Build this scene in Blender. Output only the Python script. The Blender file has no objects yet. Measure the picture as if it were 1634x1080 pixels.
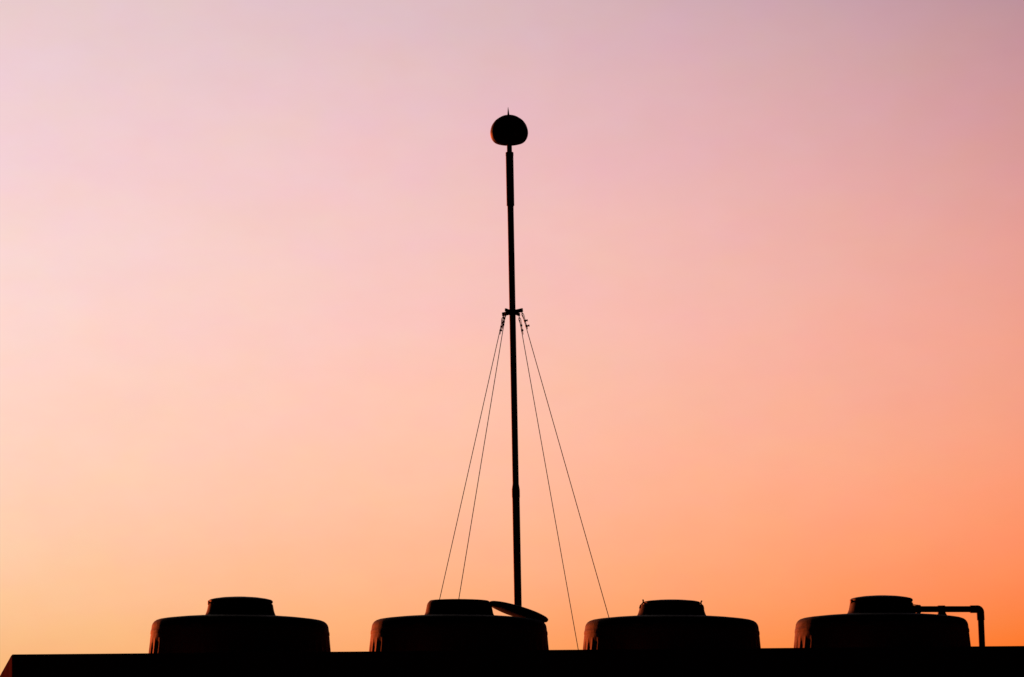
import bpy, bmesh, math
from mathutils import Vector, Matrix

scene = bpy.context.scene
R = math.radians
ROOF = 6.2                                   # height of the parapet top above the ground
PSI = R(9.12196652)                          # the camera looks 9 degrees right of the facade's normal

# ------------------------------------------------------------------ camera
cd = bpy.data.cameras.new("camera")
cd.sensor_width = 36.0
cd.sensor_fit = 'HORIZONTAL'
cd.lens = 6000.0 / 1634.0 * 36.0
cd.clip_start = 0.5
cd.clip_end = 6000.0
cam = bpy.data.objects.new("camera", cd)
scene.collection.objects.link(cam)
cr = Vector((0.9875516, -0.1565128, -0.0156727))
cu = Vector((-0.0047552, -0.1292994, 0.9915942))
cf = Vector((0.1572236, 0.9791759, 0.1284341))
m = Matrix((cr, cu, -cf)).transposed().to_4x4()
m.translation = Vector((-0.70952505, -27.29303737, ROOF - 1.27506489))
cam.matrix_world = m
scene.camera = cam

# ------------------------------------------------------------------ sun (just out of frame to the left, behind the roof)
SUN_AZ = PSI - R(30)
SUN_EL = R(2.5)
sun_dir = Vector((math.sin(SUN_AZ) * math.cos(SUN_EL), math.cos(SUN_AZ) * math.cos(SUN_EL), math.sin(SUN_EL)))
sl = bpy.data.lights.new("sun", 'SUN')
sl.energy = 4.6
sl.angle = R(0.5)
sl.color = (1.0, 0.125, 0.025)
so = bpy.data.objects.new("sun", sl)
so.rotation_euler = sun_dir.to_track_quat('Z', 'Y').to_euler()
so.location = (-6, 20, 14)
scene.collection.objects.link(so)

# ------------------------------------------------------------------ dusk sky: colour as a smooth function of direction
world = bpy.data.worlds.new("World")
scene.world = world
world.use_nodes = True
nt = world.node_tree
nt.nodes.clear()
N = nt.nodes.new
L = nt.links.new

def sock(v, node_input):
    if isinstance(v, (int, float)):
        node_input.default_value = v
    else:
        L(v, node_input)

def mth(op, *args):
    n = N('ShaderNodeMath'); n.operation = op
    for i, x in enumerate(args):
        sock(x, n.inputs[i])
    return n.outputs[0]

tc = N('ShaderNodeTexCoord')
nrm = N('ShaderNodeVectorMath'); nrm.operation = 'NORMALIZE'
L(tc.outputs['Generated'], nrm.inputs[0])
sep = N('ShaderNodeSeparateXYZ')
L(nrm.outputs[0], sep.inputs[0])
az = mth('SUBTRACT', mth('ARCTAN2', sep.outputs['X'], sep.outputs['Y']), PSI)
el = mth('SUBTRACT', mth('ARCSINE', sep.outputs['Z']), 0.125)

def clampn(v, lo, hi):
    return mth('MINIMUM', mth('MAXIMUM', v, lo), hi)

a_ = clampn(mth('DIVIDE', az, 0.14), -1.35, 1.35)
e_ = clampn(mth('DIVIDE', el, 0.10), -1.0, 1.3)
a2 = mth('MULTIPLY', a_, a_)
e2 = mth('MULTIPLY', e_, e_)
terms = [None, a_, e_, a2, mth('MULTIPLY', a_, e_), e2, mth('MULTIPLY', e2, e_), mth('MULTIPLY', a2, e_), mth('MULTIPLY', e2, a_)]
COEF = [(0.9717, 0.5365, 0.4455), (-0.0545, -0.1605, -0.1685), (-0.1651, 0.0315, 0.2461), (-0.0309, -0.0202, -0.0202),
        (-0.1027, -0.0025, -0.0378), (-0.1547, -0.1825, -0.1975), (0.0308, 0.079, 0.0128), (-0.0293, -0.0142, -0.0247),
        (-0.0103, -0.0034, 0.0684)]
acc = None
for t, c in zip(terms, COEF):
    v = N('ShaderNodeCombineXYZ')
    for i in range(3):
        v.inputs[i].default_value = c[i]
    out = v.outputs[0]
    if t is not None:
        s = N('ShaderNodeVectorMath'); s.operation = 'SCALE'
        L(out, s.inputs[0]); L(t, s.inputs['Scale'])
        out = s.outputs[0]
    if acc is None:
        acc = out
    else:
        ad = N('ShaderNodeVectorMath'); ad.operation = 'ADD'
        L(acc, ad.inputs[0]); L(out, ad.inputs[1])
        acc = ad.outputs[0]
# thin, uneven high haze: faint streaks and patches, a percent or two of the sky's brightness
for scl, stretch, amp in ((11.0, 3.0, 0.12), (60.0, 1.6, 0.11)):
    mp = N('ShaderNodeMapping')
    mp.inputs['Scale'].default_value = (1.0, 1.0, stretch)
    mp.inputs['Rotation'].default_value = (0.0, R(9), 0.0)
    L(nrm.outputs[0], mp.inputs['Vector'])
    nz_ = N('ShaderNodeTexNoise')
    nz_.inputs['Scale'].default_value = scl
    nz_.inputs['Detail'].default_value = 5.0
    nz_.inputs['Roughness'].default_value = 0.6
    L(mp.outputs[0], nz_.inputs['Vector'])
    ma_ = N('ShaderNodeVectorMath'); ma_.operation = 'MULTIPLY_ADD'
    L(nz_.outputs['Color'], ma_.inputs[0])
    ma_.inputs[1].default_value = (amp * 0.5, amp, amp * 1.5)
    ma_.inputs[2].default_value = (1 - amp * 0.25, 1 - amp * 0.5, 1 - amp * 0.75)
    mu_ = N('ShaderNodeVectorMath'); mu_.operation = 'MULTIPLY'
    L(acc, mu_.inputs[0]); L(ma_.outputs[0], mu_.inputs[1])
    acc = mu_.outputs[0]
# the afterglow fills the sunset side only: it dies away towards the zenith and the far side of the sky
dot = N('ShaderNodeVectorMath'); dot.operation = 'DOT_PRODUCT'
g = Vector((math.sin(PSI - 0.1), math.cos(PSI - 0.1), 0.08)).normalized()
L(nrm.outputs[0], dot.inputs[0]); dot.inputs[1].default_value = g
mr = N('ShaderNodeMapRange'); mr.interpolation_type = 'SMOOTHSTEP'
L(dot.outputs['Value'], mr.inputs['Value'])
mr.inputs['From Min'].default_value = 0.80
mr.inputs['From Max'].default_value = 0.96
glow = N('ShaderNodeVectorMath'); glow.operation = 'SCALE'
L(acc, glow.inputs[0]); L(mr.outputs[0], glow.inputs['Scale'])
floor_ = N('ShaderNodeVectorMath'); floor_.operation = 'ADD'
L(glow.outputs[0], floor_.inputs[0]); floor_.inputs[1].default_value = (0.0012, 0.0012, 0.0022)
bg = N('ShaderNodeBackground')
L(floor_.outputs[0], bg.inputs['Color'])
bg.inputs['Strength'].default_value = 1.0
wo = N('ShaderNodeOutputWorld')
L(bg.outputs[0], wo.inputs['Surface'])

scene.view_settings.view_transform = 'Standard'
scene.view_settings.look = 'None'
scene.view_settings.exposure = 0.0
scene.view_settings.gamma = 1.0

# ------------------------------------------------------------------ materials
def material(name, base, rough, spec=0.5, metal=0.0, noise=None, bump=0.0, bscale=30.0, vary=0.35):
    mt = bpy.data.materials.new(name)
    mt.use_nodes = True
    t = mt.node_tree
    p = t.nodes['Principled BSDF']
    p.inputs['Roughness'].default_value = rough
    p.inputs['Metallic'].default_value = metal
    p.inputs['Specular IOR Level'].default_value = spec
    co = t.nodes.new('ShaderNodeTexCoord')
    nz = t.nodes.new('ShaderNodeTexNoise')
    nz.inputs['Scale'].default_value = noise or 6.0
    nz.inputs['Detail'].default_value = 6.0
    t.links.new(co.outputs['Object'], nz.inputs['Vector'])
    rp = t.nodes.new('ShaderNodeValToRGB')
    rp.color_ramp.elements[0].position = 0.3
    rp.color_ramp.elements[1].position = 0.7
    rp.color_ramp.elements[0].color = tuple(c * (1 - vary) for c in base) + (1,)
    rp.color_ramp.elements[1].color = tuple(c * (1 + vary) for c in base) + (1,)
    t.links.new(nz.outputs['Fac'], rp.inputs['Fac'])
    t.links.new(rp.outputs['Color'], p.inputs['Base Color'])
    if bump:
        n2 = t.nodes.new('ShaderNodeTexNoise')
        n2.inputs['Scale'].default_value = bscale
        n2.inputs['Detail'].default_value = 5.0
        t.links.new(co.outputs['Object'], n2.inputs['Vector'])
        b = t.nodes.new('ShaderNodeBump')
        b.inputs['Strength'].default_value = bump
        b.inputs['Distance'].default_value = 0.01
        t.links.new(n2.outputs['Fac'], b.inputs['Height'])
        t.links.new(b.outputs['Normal'], p.inputs['Normal'])
    return mt

M_TANK = material("black_polyethylene", (0.016, 0.014, 0.013), 0.75, 0.15, noise=5.0, bump=0.25, bscale=18)

def glint_wall(mt, z_edge, glint_tint):
    """sun glint painted into the wall colour, ragged edge below the dark shoulder"""
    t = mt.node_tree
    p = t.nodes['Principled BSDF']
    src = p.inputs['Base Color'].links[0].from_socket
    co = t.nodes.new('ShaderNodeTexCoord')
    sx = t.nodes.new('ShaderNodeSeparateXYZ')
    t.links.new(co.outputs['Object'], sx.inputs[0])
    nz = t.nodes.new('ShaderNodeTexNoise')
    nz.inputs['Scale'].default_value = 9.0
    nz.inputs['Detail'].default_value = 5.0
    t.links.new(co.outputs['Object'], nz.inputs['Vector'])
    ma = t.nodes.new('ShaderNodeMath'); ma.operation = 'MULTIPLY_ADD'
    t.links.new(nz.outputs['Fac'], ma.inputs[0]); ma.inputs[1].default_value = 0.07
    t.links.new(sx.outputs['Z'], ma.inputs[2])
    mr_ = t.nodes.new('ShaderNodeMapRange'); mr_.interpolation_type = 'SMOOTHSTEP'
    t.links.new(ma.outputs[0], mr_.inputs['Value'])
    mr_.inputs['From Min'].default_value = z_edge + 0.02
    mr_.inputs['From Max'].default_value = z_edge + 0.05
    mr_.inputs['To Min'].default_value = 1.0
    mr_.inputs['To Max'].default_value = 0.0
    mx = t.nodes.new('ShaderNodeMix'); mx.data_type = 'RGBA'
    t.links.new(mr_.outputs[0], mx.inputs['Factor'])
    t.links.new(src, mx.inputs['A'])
    mx.inputs['B'].default_value = glint_tint + (1,)
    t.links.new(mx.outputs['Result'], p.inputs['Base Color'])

M_BODY = material("black_polyethylene_painted_glint", (0.016, 0.014, 0.013), 0.75, 0.15, noise=5.0, bump=0.25, bscale=18)
glint_wall(M_BODY, 1.422 - 0.105, (0.125, 0.062, 0.048))  # lighter red wall colour paints in the low sun's glint; shoulder stays dark
M_LID = material("black_lid_plastic", (0.015, 0.013, 0.012), 0.65, 0.25, noise=9.0, bump=0.2, bscale=40)
M_MAST = material("dark_painted_steel", (0.020, 0.017, 0.016), 0.65, 0.25, noise=14.0, bump=0.15, bscale=60)
M_DOME = material("dark_weathered_metal", (0.04, 0.02, 0.017), 0.65, 0.2, noise=12.0, bump=0.25, bscale=35)
M_WIRE = material("weathered_steel_rope", (0.11, 0.060, 0.035), 0.6, 0.3, noise=80.0)
M_PIPE = material("dark_grey_pipe", (0.020, 0.018, 0.018), 0.65, 0.25, noise=20.0, bump=0.1, bscale=60)
M_WALL = material("dark_cement_render", (0.105, 0.045, 0.055), 1.0, 0.0, noise=3.0, bump=0.6, bscale=45, vary=0.25)
M_DECK = material("bitumen_roof_felt", (0.045, 0.043, 0.042), 0.9, 0.2, noise=4.0, bump=0.4, bscale=60)
M_GROUND = material("packed_earth", (0.05, 0.042, 0.035), 0.95, 0.1, noise=0.6, bump=0.5, bscale=8)

# ------------------------------------------------------------------ mesh helpers
def finish(name, bm, mat, parent=None, loc=(0, 0, 0), sharp=35.0):
    bmesh.ops.recalc_face_normals(bm, faces=bm.faces[:])
    for f in bm.faces:
        f.smooth = True
    for e in bm.edges:
        if len(e.link_faces) == 2 and e.calc_face_angle(0) > R(sharp):
            e.smooth = False
    me = bpy.data.meshes.new(name)
    bm.to_mesh(me); bm.free()
    me.materials.append(mat)
    o = bpy.data.objects.new(name, me)
    o.location = loc
    scene.collection.objects.link(o)
    if parent:
        o.parent = parent
    return o

def empty(name, loc=(0, 0, 0)):
    o = bpy.data.objects.new(name, None)
    o.location = loc
    o.empty_display_size = 0.2
    scene.collection.objects.link(o)
    return o

def tag(o, label=None, cat=None, group=None, kind=None):
    for k, v in (("label", label), ("category", cat), ("group", group), ("kind", kind)):
        if v:
            o[k] = v

def lathe(bm, prof, seg=96, matrix=None, radial=None):
    """revolve (r, z) points; a zero radius closes the end; radial(theta, r, z) may ripple the radius"""
    rings = []
    for r, z in prof:
        if r <= 1e-6:
            rings.append([bm.verts.new((0, 0, z))])
        else:
            ring = []
            for i in range(seg):
                th = 2 * math.pi * i / seg
                rr = radial(th, r, z) if radial else r
                ring.append(bm.verts.new((rr * math.cos(th), rr * math.sin(th), z)))
            rings.append(ring)
    new = [v for rg in rings for v in rg]
    for A, B in zip(rings, rings[1:]):
        if len(A) == 1 and len(B) == 1:
            continue
        for i in range(seg):
            j = (i + 1) % seg
            if len(A) == 1:
                bm.faces.new((A[0], B[i], B[j]))
            elif len(B) == 1:
                bm.faces.new((A[j], A[i], B[0]))
            else:
                bm.faces.new((A[j], A[i], B[i], B[j]))
    if matrix is not None:
        bmesh.ops.transform(bm, matrix=matrix, verts=new)

def frame_z(p, q):
    """matrix that stands the local z axis on the segment p -> q"""
    d = Vector(q) - Vector(p)
    return Matrix.Translation(Vector(p)) @ d.to_track_quat('Z', 'Y').to_matrix().to_4x4(), d.length

def rod(bm, p, q, r, seg=24, r2=None):
    mt, ln = frame_z(p, q)
    r2 = r if r2 is None else r2
    lathe(bm, [(0, 0), (r, 0), (r2, ln), (0, ln)], seg, mt)

def tube(bm, pts, r, seg=16, closed=False):
    pts = [Vector(p) for p in pts]
    n = len(pts)
    rings = []
    up = None
    for i in range(n):
        if closed:
            d = pts[(i + 1) % n] - pts[i - 1]
        else:
            d = pts[min(i + 1, n - 1)] - pts[max(i - 1, 0)]
        d.normalize()
        if up is None:
            up = d.orthogonal().normalized()
        up = (up - d * up.dot(d)).normalized()
        s = d.cross(up)
        rings.append([bm.verts.new(pts[i] + (up * math.cos(2 * math.pi * k / seg) + s * math.sin(2 * math.pi * k / seg)) * r) for k in range(seg)])
    pairs = list(zip(rings, rings[1:]))
    if closed:
        pairs.append((rings[-1], rings[0]))
    for A, B in pairs:
        for k in range(seg):
            j = (k + 1) % seg
            bm.faces.new((A[k], A[j], B[j], B[k]))
    if not closed:
        bm.faces.new(rings[0][::-1]); bm.faces.new(rings[-1])

def box(bm, lo, hi, matrix=None, bevel=0.0):
    r = bmesh.ops.create_cube(bm, size=1.0)
    vs = r['verts']
    for v in vs:
        v.co = Vector([lo[i] + (v.co[i] + 0.5) * (hi[i] - lo[i]) for i in range(3)])
    if bevel:
        es = list({e for v in vs for e in v.link_edges})
        b = bmesh.ops.bevel(bm, geom=es, offset=bevel, segments=2, affect='EDGES', profile=0.5)
        vs = list({v for f in b['faces'] for v in f.verts} | {v for v in vs if v.is_valid})
    if matrix is not None:
        bmesh.ops.transform(bm, matrix=matrix, verts=vs)

# ------------------------------------------------------------------ ground
bm = bmesh.new()
bmesh.ops.create_circle(bm, cap_ends=True, segments=128, radius=4000)
gr = finish("ground", bm, M_GROUND)
tag(gr, kind="structure")

# ------------------------------------------------------------------ building: four walls, parapet, roof deck
BX, BY, DECK, TH = 11.5, 9.0, ROOF - 1.1, 0.16
bld = empty("building", (0, 0, 0))
tag(bld, "flat roofed building in silhouette under the water tanks, its left side wall dim red", "building")
bm = bmesh.new()
box(bm, (0, 0, 0), (BX, TH, DECK + 0.9))
box(bm, (0, BY - TH, 0), (BX, BY, DECK + 0.9))
box(bm, (0, TH, 0), (TH, BY - TH, DECK + 0.9))
box(bm, (BX - TH, TH, 0), (BX, BY - TH, DECK + 0.9))
finish("wall", bm, M_WALL, bld)
bm = bmesh.new()
box(bm, (0, 0, DECK + 0.9), (BX, TH, ROOF), bevel=0.006)
box(bm, (0, BY - TH, DECK + 0.9), (BX, BY, ROOF), bevel=0.006)
box(bm, (0, TH, DECK + 0.9), (TH, BY - TH, ROOF))
box(bm, (BX - TH, TH, DECK + 0.9), (BX, BY - TH, ROOF))
finish("parapet", bm, M_WALL, bld)
bm = bmesh.new()
box(bm, (TH, TH, DECK - 0.25), (BX - TH, BY - TH, DECK))
finish("roof", bm, M_DECK, bld)

# ------------------------------------------------------------------ water tanks
NB = 0.322                                    # neck base above the parapet top, for a tank of unit height
H0 = 1.1 + NB                                 # ... and above the deck
RIBS = 46

def ripple(th, r, z):
    d = z - H0
    if d < -0.185:                            # below the raised ring: upright flutes with rounded heads
        k = 0.5 + 0.5 * math.cos(RIBS * th)
        head = -0.185 - 0.028 * (1 - k)
        if d < head:
            return r - 0.0085 * (1 - k) ** 0.7 * min(1.0, (head - d) / 0.02)
    return r

def tank_body(bm):
    prof = [(0, 0), (0.66, 0), (0.70, 0.03), (0.715, 0.10), (0.715, 0.25)]
    n = 26
    for i in range(n + 1):                    # fluted wall, drawn in towards the top
        d = -1.10 + (1.10 - 0.19) * i / n
        prof.append((0.664 + 0.105 * min(-d - 0.095, 0.49), H0 + d))
    for i in range(1, 7):
        d = -0.19 + 0.012 * i / 2
        prof.append((0.664 + 0.105 * (-d - 0.095), H0 + d))
    prof += [(0.6720, H0 - 0.150), (0.6722, H0 - 0.143), (0.6712, H0 - 0.131), (0.6695, H0 - 0.125), (0.667, H0 - 0.121)]
    prof += [(0.6645, H0 - 0.100), (0.662, H0 - 0.085), (0.656, H0 - 0.071), (0.646, H0 - 0.058), (0.632, H0 - 0.048),
             (0.612, H0 - 0.041), (0.585, H0 - 0.0365), (0.50, H0 - 0.027), (0.40, H0 - 0.019), (0.30, H0 - 0.0115)]
    prof += [(0.272, H0 - 0.008), (0.263, H0 + 0.001), (0.258, H0 + 0.014)]
    lathe(bm, prof, RIBS * 10, radial=ripple)

def neck_open(bm):
    lathe(bm, [(0.2585, H0 + 0.010), (0.2505, H0 + 0.050), (0.246, H0 + 0.074), (0.240, H0 + 0.088), (0.229, H0 + 0.102), (0.222, H0 + 0.107),
               (0.212, H0 + 0.107), (0.206, H0 + 0.100), (0.206, H0 - 0.02)], 96)

def lid_prof(zb, skirt=0.026):
    return [(0.0, zb), (0.226, zb), (0.2350, zb + 0.003), (0.2365, zb + skirt - 0.006), (0.2410, zb + skirt - 0.004), (0.2420, zb + skirt + 0.005), (0.2395, zb + skirt + 0.012),
            (0.2300, zb + skirt + 0.018), (0.20, zb + skirt + 0.025), (0.15, zb + skirt + 0.0325), (0.08, zb + skirt + 0.038), (0.0, zb + skirt + 0.0395)]

def make_tank(x, scale_z, label, style, lean=0.0, lid_z=0.0):
    # the roof falls slightly to the right, so the tanks lean about a degree
    t = empty("water_tank", (x - 1.1 * math.tan(R(lean)), 1.0, DECK))
    t.rotation_euler = (0, R(lean), 0)
    t.scale = (1, 1, scale_z)
    tilt = 0.0
    tag(t, label, "water tank", "black water tanks in a row on the roof")
    bm = bmesh.new(); tank_body(bm)
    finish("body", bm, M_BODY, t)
    bm = bmesh.new()
    if style == 'open':
        neck_open(bm)
    else:
        lathe(bm, [(0.2585, H0 + 0.010), (0.2510, H0 + 0.035), (0.2450, H0 + 0.066), (0.2425, H0 + 0.079), (0.232, H0 + 0.081), (0.2, H0 + 0.081), (0.2, H0 - 0.02)], 96)
    finish("neck", bm, M_TANK, t)
    if style == 'lid':
        bm = bmesh.new()
        lathe(bm, lid_prof(0), 96)
        ld = finish("lid", bm, M_LID, t, (0, 0, H0 + 0.0795 + lid_z))
        ld.rotation_euler = (0, tilt, 0)
        bm = bmesh.new()
        box(bm, (-0.2475, -0.02, 0.002), (-0.2345, 0.02, 0.034), bevel=0.003)
        finish("latch", bm, M_LID, ld)
    if style == 'clips':                      # a smaller lid sunk in the neck, with a clip standing up at each side
        bm = bmesh.new()
        lathe(bm, [(0, 0), (0.218, 0), (0.219, 0.012), (0.213, 0.019), (0.19, 0.024), (0.13, 0.030), (0.06, 0.034), (0, 0.0355)], 96)
        ld = finish("lid", bm, M_LID, t, (0, 0, H0 + 0.0815 + lid_z))
        for s in (-1, 1):
            bm = bmesh.new()
            tube(bm, [(s * 0.250, 0, 0.050), (s * 0.246, 0, 0.072), (s * 0.236, 0, 0.083), (s * 0.229, 0, 0.094),
                      (s * 0.231, 0, 0.108), (s * 0.237, 0, 0.117)] if s > 0 else
                 [(s * 0.250, 0, 0.050), (s * 0.244, 0, 0.072), (s * 0.232, 0, 0.084), (s * 0.222, 0, 0.096), (s * 0.222, 0, 0.112), (s * 0.226, 0, 0.120)], 0.006, 10)
            finish("clip", bm, M_LID, t, (0, 0, H0))
    return t

def nbz(z):                                   # vertical scale that puts the neck base at z above the parapet
    return (1.1 + z + 0.006) / H0 

make_tank(1.7240, nbz(0.3225), "black water tank with lid on at far left, beside the wide bare roof edge", 'lid', 1.25, -0.010)
t2 = make_tank(3.3880, nbz(0.3120), "black water tank with open neck, its lid slid off beside the mast", 'open', 1.15)
make_tank(5.0330, nbz(0.2970), "black water tank with clips at its neck, just right of the wires", 'clips', 1.05, 0.004)
make_tank(6.6885, nbz(0.3020), "black water tank with lid on and an angled pipe joined to its neck", 'lid', 0.85, -0.008)

# the lid taken off the second tank: leans from the neck down over the shoulder
bm = bmesh.new()
lathe(bm, [(0.0, -0.036), (0.10, -0.034), (0.17, -0.028), (0.215, -0.019), (0.230, -0.012), (0.2345, -0.003), (0.2335, 0.006),
           (0.226, 0.011), (0.205, 0.016), (0.16, 0.022), (0.10, 0.027), (0.0, 0.029)], 96)
tl = finish("tank_lid", bm, M_LID, None, (3.852, 1.0, ROOF + 0.3400))
tl.rotation_euler = (R(-1.5), R(18.0), 0)
tag(tl, "loose round black lid leaning on the open tank's shoulder in front of the mast", "lid")

# ------------------------------------------------------------------ pipe at the right-hand tank
PZ = ROOF + 0.3365
px0, px1, PY, PR = 6.925, 7.480, 1.0, 0.0238
pipe = empty("water_pipe", (px1 + 0.012, PY, DECK))
tag(pipe, "black angled pipe from the far right tank's neck to an elbow and down", "pipe")
o = Vector(pipe.location)
def rel(p):
    return Vector(p) - o
zl = lambda x: PZ + 0.001 - (x - px0) * 0.006
bm = bmesh.new()
rod(bm, rel((px0 - 0.02, PY, zl(px0))), rel((px1 - 0.03, PY, zl(px1))), PR, 32)
finish("pipe_run", bm, M_PIPE, pipe)
bm = bmesh.new()
rod(bm, rel((px1 + 0.019, PY, DECK)), rel((px1 + 0.004, PY, PZ - 0.05)), 0.0248, 32)
finish("downpipe", bm, M_PIPE, pipe)
bm = bmesh.new()                              # elbow: two sockets and a rounded bend
rod(bm, rel((px1 - 0.080, PY, zl(px1))), rel((px1 - 0.020, PY, zl(px1))), 0.0298, 32)
rod(bm, rel((px1 + 0.0035, PY, PZ - 0.088)), rel((px1 + 0.002, PY, PZ - 0.026)), 0.0300, 32)
pts = []
for i in range(9):
    t = math.pi / 2 * i / 8
    pts.append(rel((px1 - 0.022 + 0.025 * math.sin(t), PY, PZ - 0.0265 + 0.0255 * math.cos(t))))
tube(bm, [pts[0] - Vector((0.004, 0, 0))] + pts + [pts[-1] - Vector((0, 0, 0.004))], 0.0290, 32)
finish("elbow", bm, M_PIPE, pipe)
bm = bmesh.new()                              # union nut and threaded nipple at the neck
rod(bm, rel((6.972, PY, zl(6.98))), rel((7.003, PY, zl(6.98))), 0.0335, 8)
rod(bm, rel((6.925, PY, zl(6.95))), rel((6.974, PY, zl(6.95))), 0.0285, 32)
rod(bm, rel((6.925, PY, zl(6.95) + 0.036)), rel((6.985, PY, zl(6.95) + 0.031)), 0.0035, 10)
finish("union", bm, M_PIPE, pipe)
bm = bmesh.new()                              # tee with its branch going down into the tank shoulder
tx = 7.170
rod(bm, rel((tx - 0.028, PY, zl(tx))), rel((tx + 0.028, PY, zl(tx))), 0.0288, 32)
rod(bm, rel((tx + 0.004, PY, zl(tx) - 0.026)), rel((tx + 0.004, PY, ROOF + 0.285)), 0.0285, 32, 0.041)
finish("tee", bm, M_PIPE, pipe)

# ------------------------------------------------------------------ mast
MX, MY = 4.2318, 3.4
mast = empty("mast", (MX + 0.006, MY, DECK))
tag(mast, "tall thin black pole rising behind the tanks, topped by a mushroom dome and spike", "mast")
o = Vector(mast.location)
top = Vector((4.2222, MY, ROOF + 4.39))
def ax(z):                                    # point on the mast's (very slightly leaning) axis, z above the parapet
    k = (z + 1.1) / (4.39 + 1.1)
    return o.lerp(top, k) - o
def section(name, z0, z1, r, collar=None):
    bm = bmesh.new()
    mt, ln = frame_z(ax(z0), ax(z1))
    lathe(bm, [(0, 0), (r, 0)] + ([(r, ln - collar[1]), (r + collar[0], ln - collar[1] + 0.01), (r + collar[0], ln - 0.05), (r - 0.005, ln)] if collar else [(r, ln)]) + [(0, ln)], 40, mt)
    return finish(name, bm, M_MAST, mast)
section("lower_tube", -1.1, 1.535, 0.0312, (0.0022, 0.12))
section("middle_tube", 1.535, 3.872, 0.0263)
section("upper_sleeve", 3.872, 4.326, 0.0324)
section("stem", 4.326, 4.392, 0.0213)
bm = bmesh.new()
rod(bm, ax(4.296), ax(4.322), 0.0335, 40)
finish("collar", bm, M_MAST, mast)
bm = bmesh.new()
rod(bm, ax(-1.1), ax(-1.085), 0.12, 40)
finish("base_plate", bm, M_MAST, mast)
bm = bmesh.new()                              # dome: mushroom cap with a rolled-in underside
px = 0.00526
pr = []
import bisect
outline = [(182.4, 0.0), (183.3, 7.0), (185.6, 13.2), (190.6, 20.8), (195.3, 24.9), (200.2, 27.8), (206.5, 29.7), (211.9, 30.3), (216.0, 29.8),
           (219.6, 28.8), (223.0, 27.0), (225.9, 24.6), (228.0, 21.4), (229.7, 15.8), (230.8, 9.0), (231.25, 3.0), (231.3, 0.0)]
# smooth the outline with a Catmull-Rom curve
for i in range(len(outline) - 1):
    p0 = outline[max(i - 1, 0)]; p1 = outline[i]; p2 = outline[i + 1]; p3 = outline[min(i + 2, len(outline) - 1)]
    for k in range(4):
        t = k / 4
        q = [0.5 * (2 * p1[j] + (p2[j] - p0[j]) * t + (2 * p0[j] - 5 * p1[j] + 4 * p2[j] - p3[j]) * t * t + (3 * p1[j] - p0[j] - 3 * p2[j] + p3[j]) * t ** 3) for j in (0, 1)]
        pr.append((max(q[1], 0.0) * px, (231.3 - q[0]) * px))
pr.append((0.0, 0.0))
pr[0] = (0.0, (231.3 - 182.4) * px)
lathe(bm, pr, 128, Matrix.Translation(ax(4.388)))
finish("dome", bm, M_DOME, mast, sharp=60)
bm = bmesh.new()
b = ax(4.388) + Vector((-0.004, 0, 0.252))
mt, ln = frame_z(b, b + Vector((-0.002, 0, 0.074)))
lathe(bm, [(0, 0), (0.0092, 0), (0.0075, 0.018), (0.004, 0.05), (0.0012, ln - 0.002), (0, ln)], 20, mt)
finish("spike", bm, M_DOME, mast)

# guy bracket: two flat arms crossing at the pole
BZ = 2.972
lat = Vector((math.cos(PSI), -math.sin(PSI), 0))        # to the right as the photographer stands
near = Vector((-math.sin(PSI), -math.cos(PSI), 0))      # towards the photographer
MP = 0.00523
br_p = ax(BZ)
armA = lat * 15.2 * MP + near * 10.4 * MP + Vector((0, 0, 1.7 * MP))     # near right
armB = -lat * 10.6 * MP + near * 15.2 * MP + Vector((0, 0, 1.9 * MP))    # near left
bm = bmesh.new()
for arm, h in ((armA, 0.0155), (armB, 0.0120)):
    mt, ln = frame_z(br_p - arm, br_p + arm)
    # bring the arm's flat side upright
    box(bm, (-h, -0.006, -0.006), (h, 0.006, ln + 0.006), mt if False else None)
    vs = [v for v in bm.verts][-8:]
    d = (arm * 2).normalized()
    up = (Vector((0, 0, 1)) - d * d.z).normalized()
    sd = d.cross(up)
    rot = Matrix((up, sd, d)).transposed().to_4x4()
    rot.translation = br_p - arm
    bmesh.ops.transform(bm, matrix=rot, verts=vs)
mt, ln = frame_z(ax(BZ - 0.022), ax(BZ + 0.022))
lathe(bm, [(0, 0), (0.0315, 0), (0.0315, ln), (0, ln)], 40, mt)
finish("guy_bracket", bm, M_MAST, mast)

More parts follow.
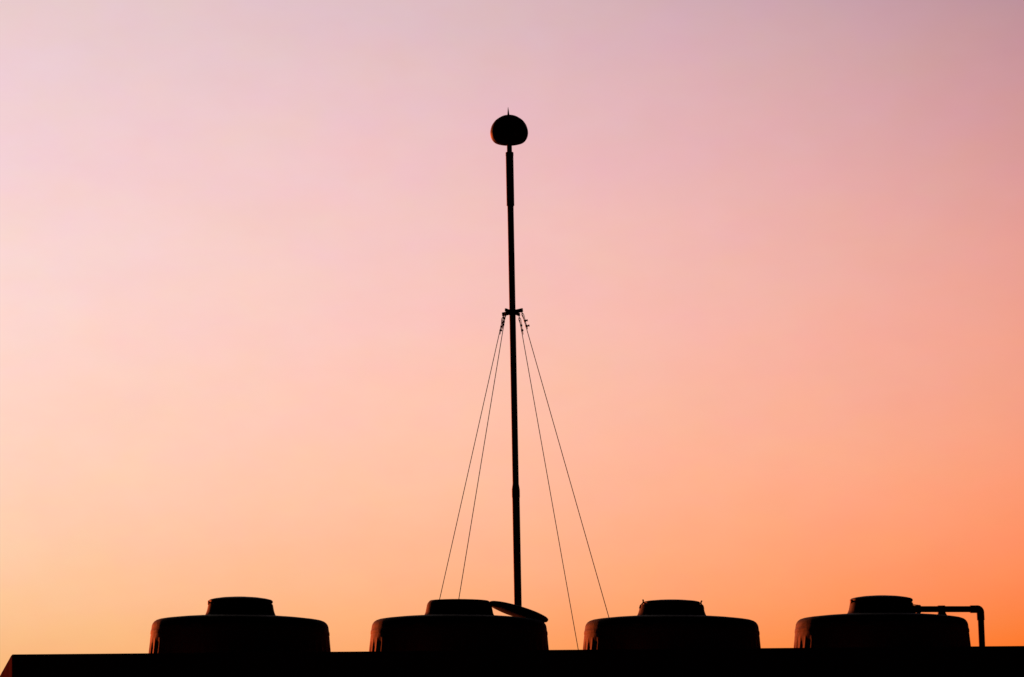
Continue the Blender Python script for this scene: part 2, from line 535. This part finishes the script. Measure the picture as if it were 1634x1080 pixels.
# ------------------------------------------------------------------ guy wires
def make_guy(arm, dx, dn, label, side, clips):
    """dx, dn: horizontal run to the right and towards the viewer per metre of drop"""
    p_top = o + br_p + arm * 0.97 + Vector((0, 0, -0.012))
    drop = p_top.z - DECK
    p_bot = p_top + (lat * dx + near * dn) * drop - Vector((0, 0, drop))
    g = empty("guy_wire", p_bot)
    tag(g, label, "guy wire", "guy wires staying the mast")
    a = p_top - p_bot                          # local coordinates from here
    dv = (Vector((0, 0, 0)) - a).normalized()
    sv = (lat * side - dv * dv.dot(lat * side)).normalized()
    bm = bmesh.new()
    p_eye = a + dv * 0.030
    tube(bm, [p_eye, a.lerp(Vector(), 0.5) - Vector((0, 0, 0.004)), Vector()], 0.0033, 10)
    finish("cable", bm, M_WIRE, g)
    bm = bmesh.new()                           # thimble loop and the doubled-back tail
    tail = [p_eye - dv * 0.016, p_eye - dv * 0.012 + sv * 0.006, p_eye + sv * 0.010, p_eye + dv * 0.03 + sv * 0.0085]
    tail += [p_eye + dv * (0.06 + 0.035 * k) + sv * 0.0075 for k in range(3)]
    tube(bm, tail, 0.0029, 10)
    tube(bm, [p_eye - dv * 0.016, p_eye - dv * 0.012 - sv * 0.005, p_eye - sv * 0.007, p_eye + dv * 0.028 - sv * 0.002, p_eye + dv * 0.045], 0.0029, 10)
    finish("loop", bm, M_WIRE, g)
    bm = bmesh.new()                           # shackle hung from the bracket arm
    c = a + dv * 0.006
    wv = dv.cross(sv)
    tube(bm, [c + (dv * math.cos(t) * 0.017 + wv * math.sin(t) * 0.010) for t in [2 * math.pi * k / 16 for k in range(16)]], 0.0035, 8, closed=True)
    finish("shackle", bm, M_WIRE, g)
    for s, out in clips:                       # wire rope clips gripping the doubled rope
        bm = bmesh.new()
        c = p_eye + dv * s + sv * 0.004
        rot = Matrix((sv, wv, dv)).transposed().to_4x4(); rot.translation = c
        box(bm, (-0.0085, -0.008, -0.008), (0.0095, 0.008, 0.008), None, 0)
        bmesh.ops.transform(bm, matrix=rot, verts=list(bm.verts)[-8:])
        if out:
            for w in (-0.006, 0.006):
                rod(bm, c + wv * w, c + wv * w + sv * out, 0.0042, 10)
            box(bm, (out - 0.008, -0.011, -0.006), (out, 0.011, 0.006))
            bmesh.ops.transform(bm, matrix=rot, verts=list(bm.verts)[-8:])
        finish("clip", bm, M_WIRE, g)
    return g

sq = 0.2587, 0.176
make_guy(armA, sq[0], sq[1], "outer right guy wire ending behind the tank with clips at its neck", 1, [(0.055, 0.024), (0.103, 0.026)])
make_guy(-armA, -sq[0] + 0.0135, -sq[1], "farthest left guy wire, its foot hidden behind the open tank's neck", 1, [(0.030, 0.010), (0.062, 0.0), (0.094, 0.014)])
make_guy(armB, -sq[1] + 0.004, sq[0], "left inner guy wire, between the pole and the farthest left wire", -1, [(0.034, 0.010), (0.066, 0.010), (0.092, 0.0)])
make_guy(-armB, sq[1] - 0.010, -sq[0], "right inner guy wire running down to the gap between two tanks", 1, [(0.052, 0.010), (0.094, 0.012)])
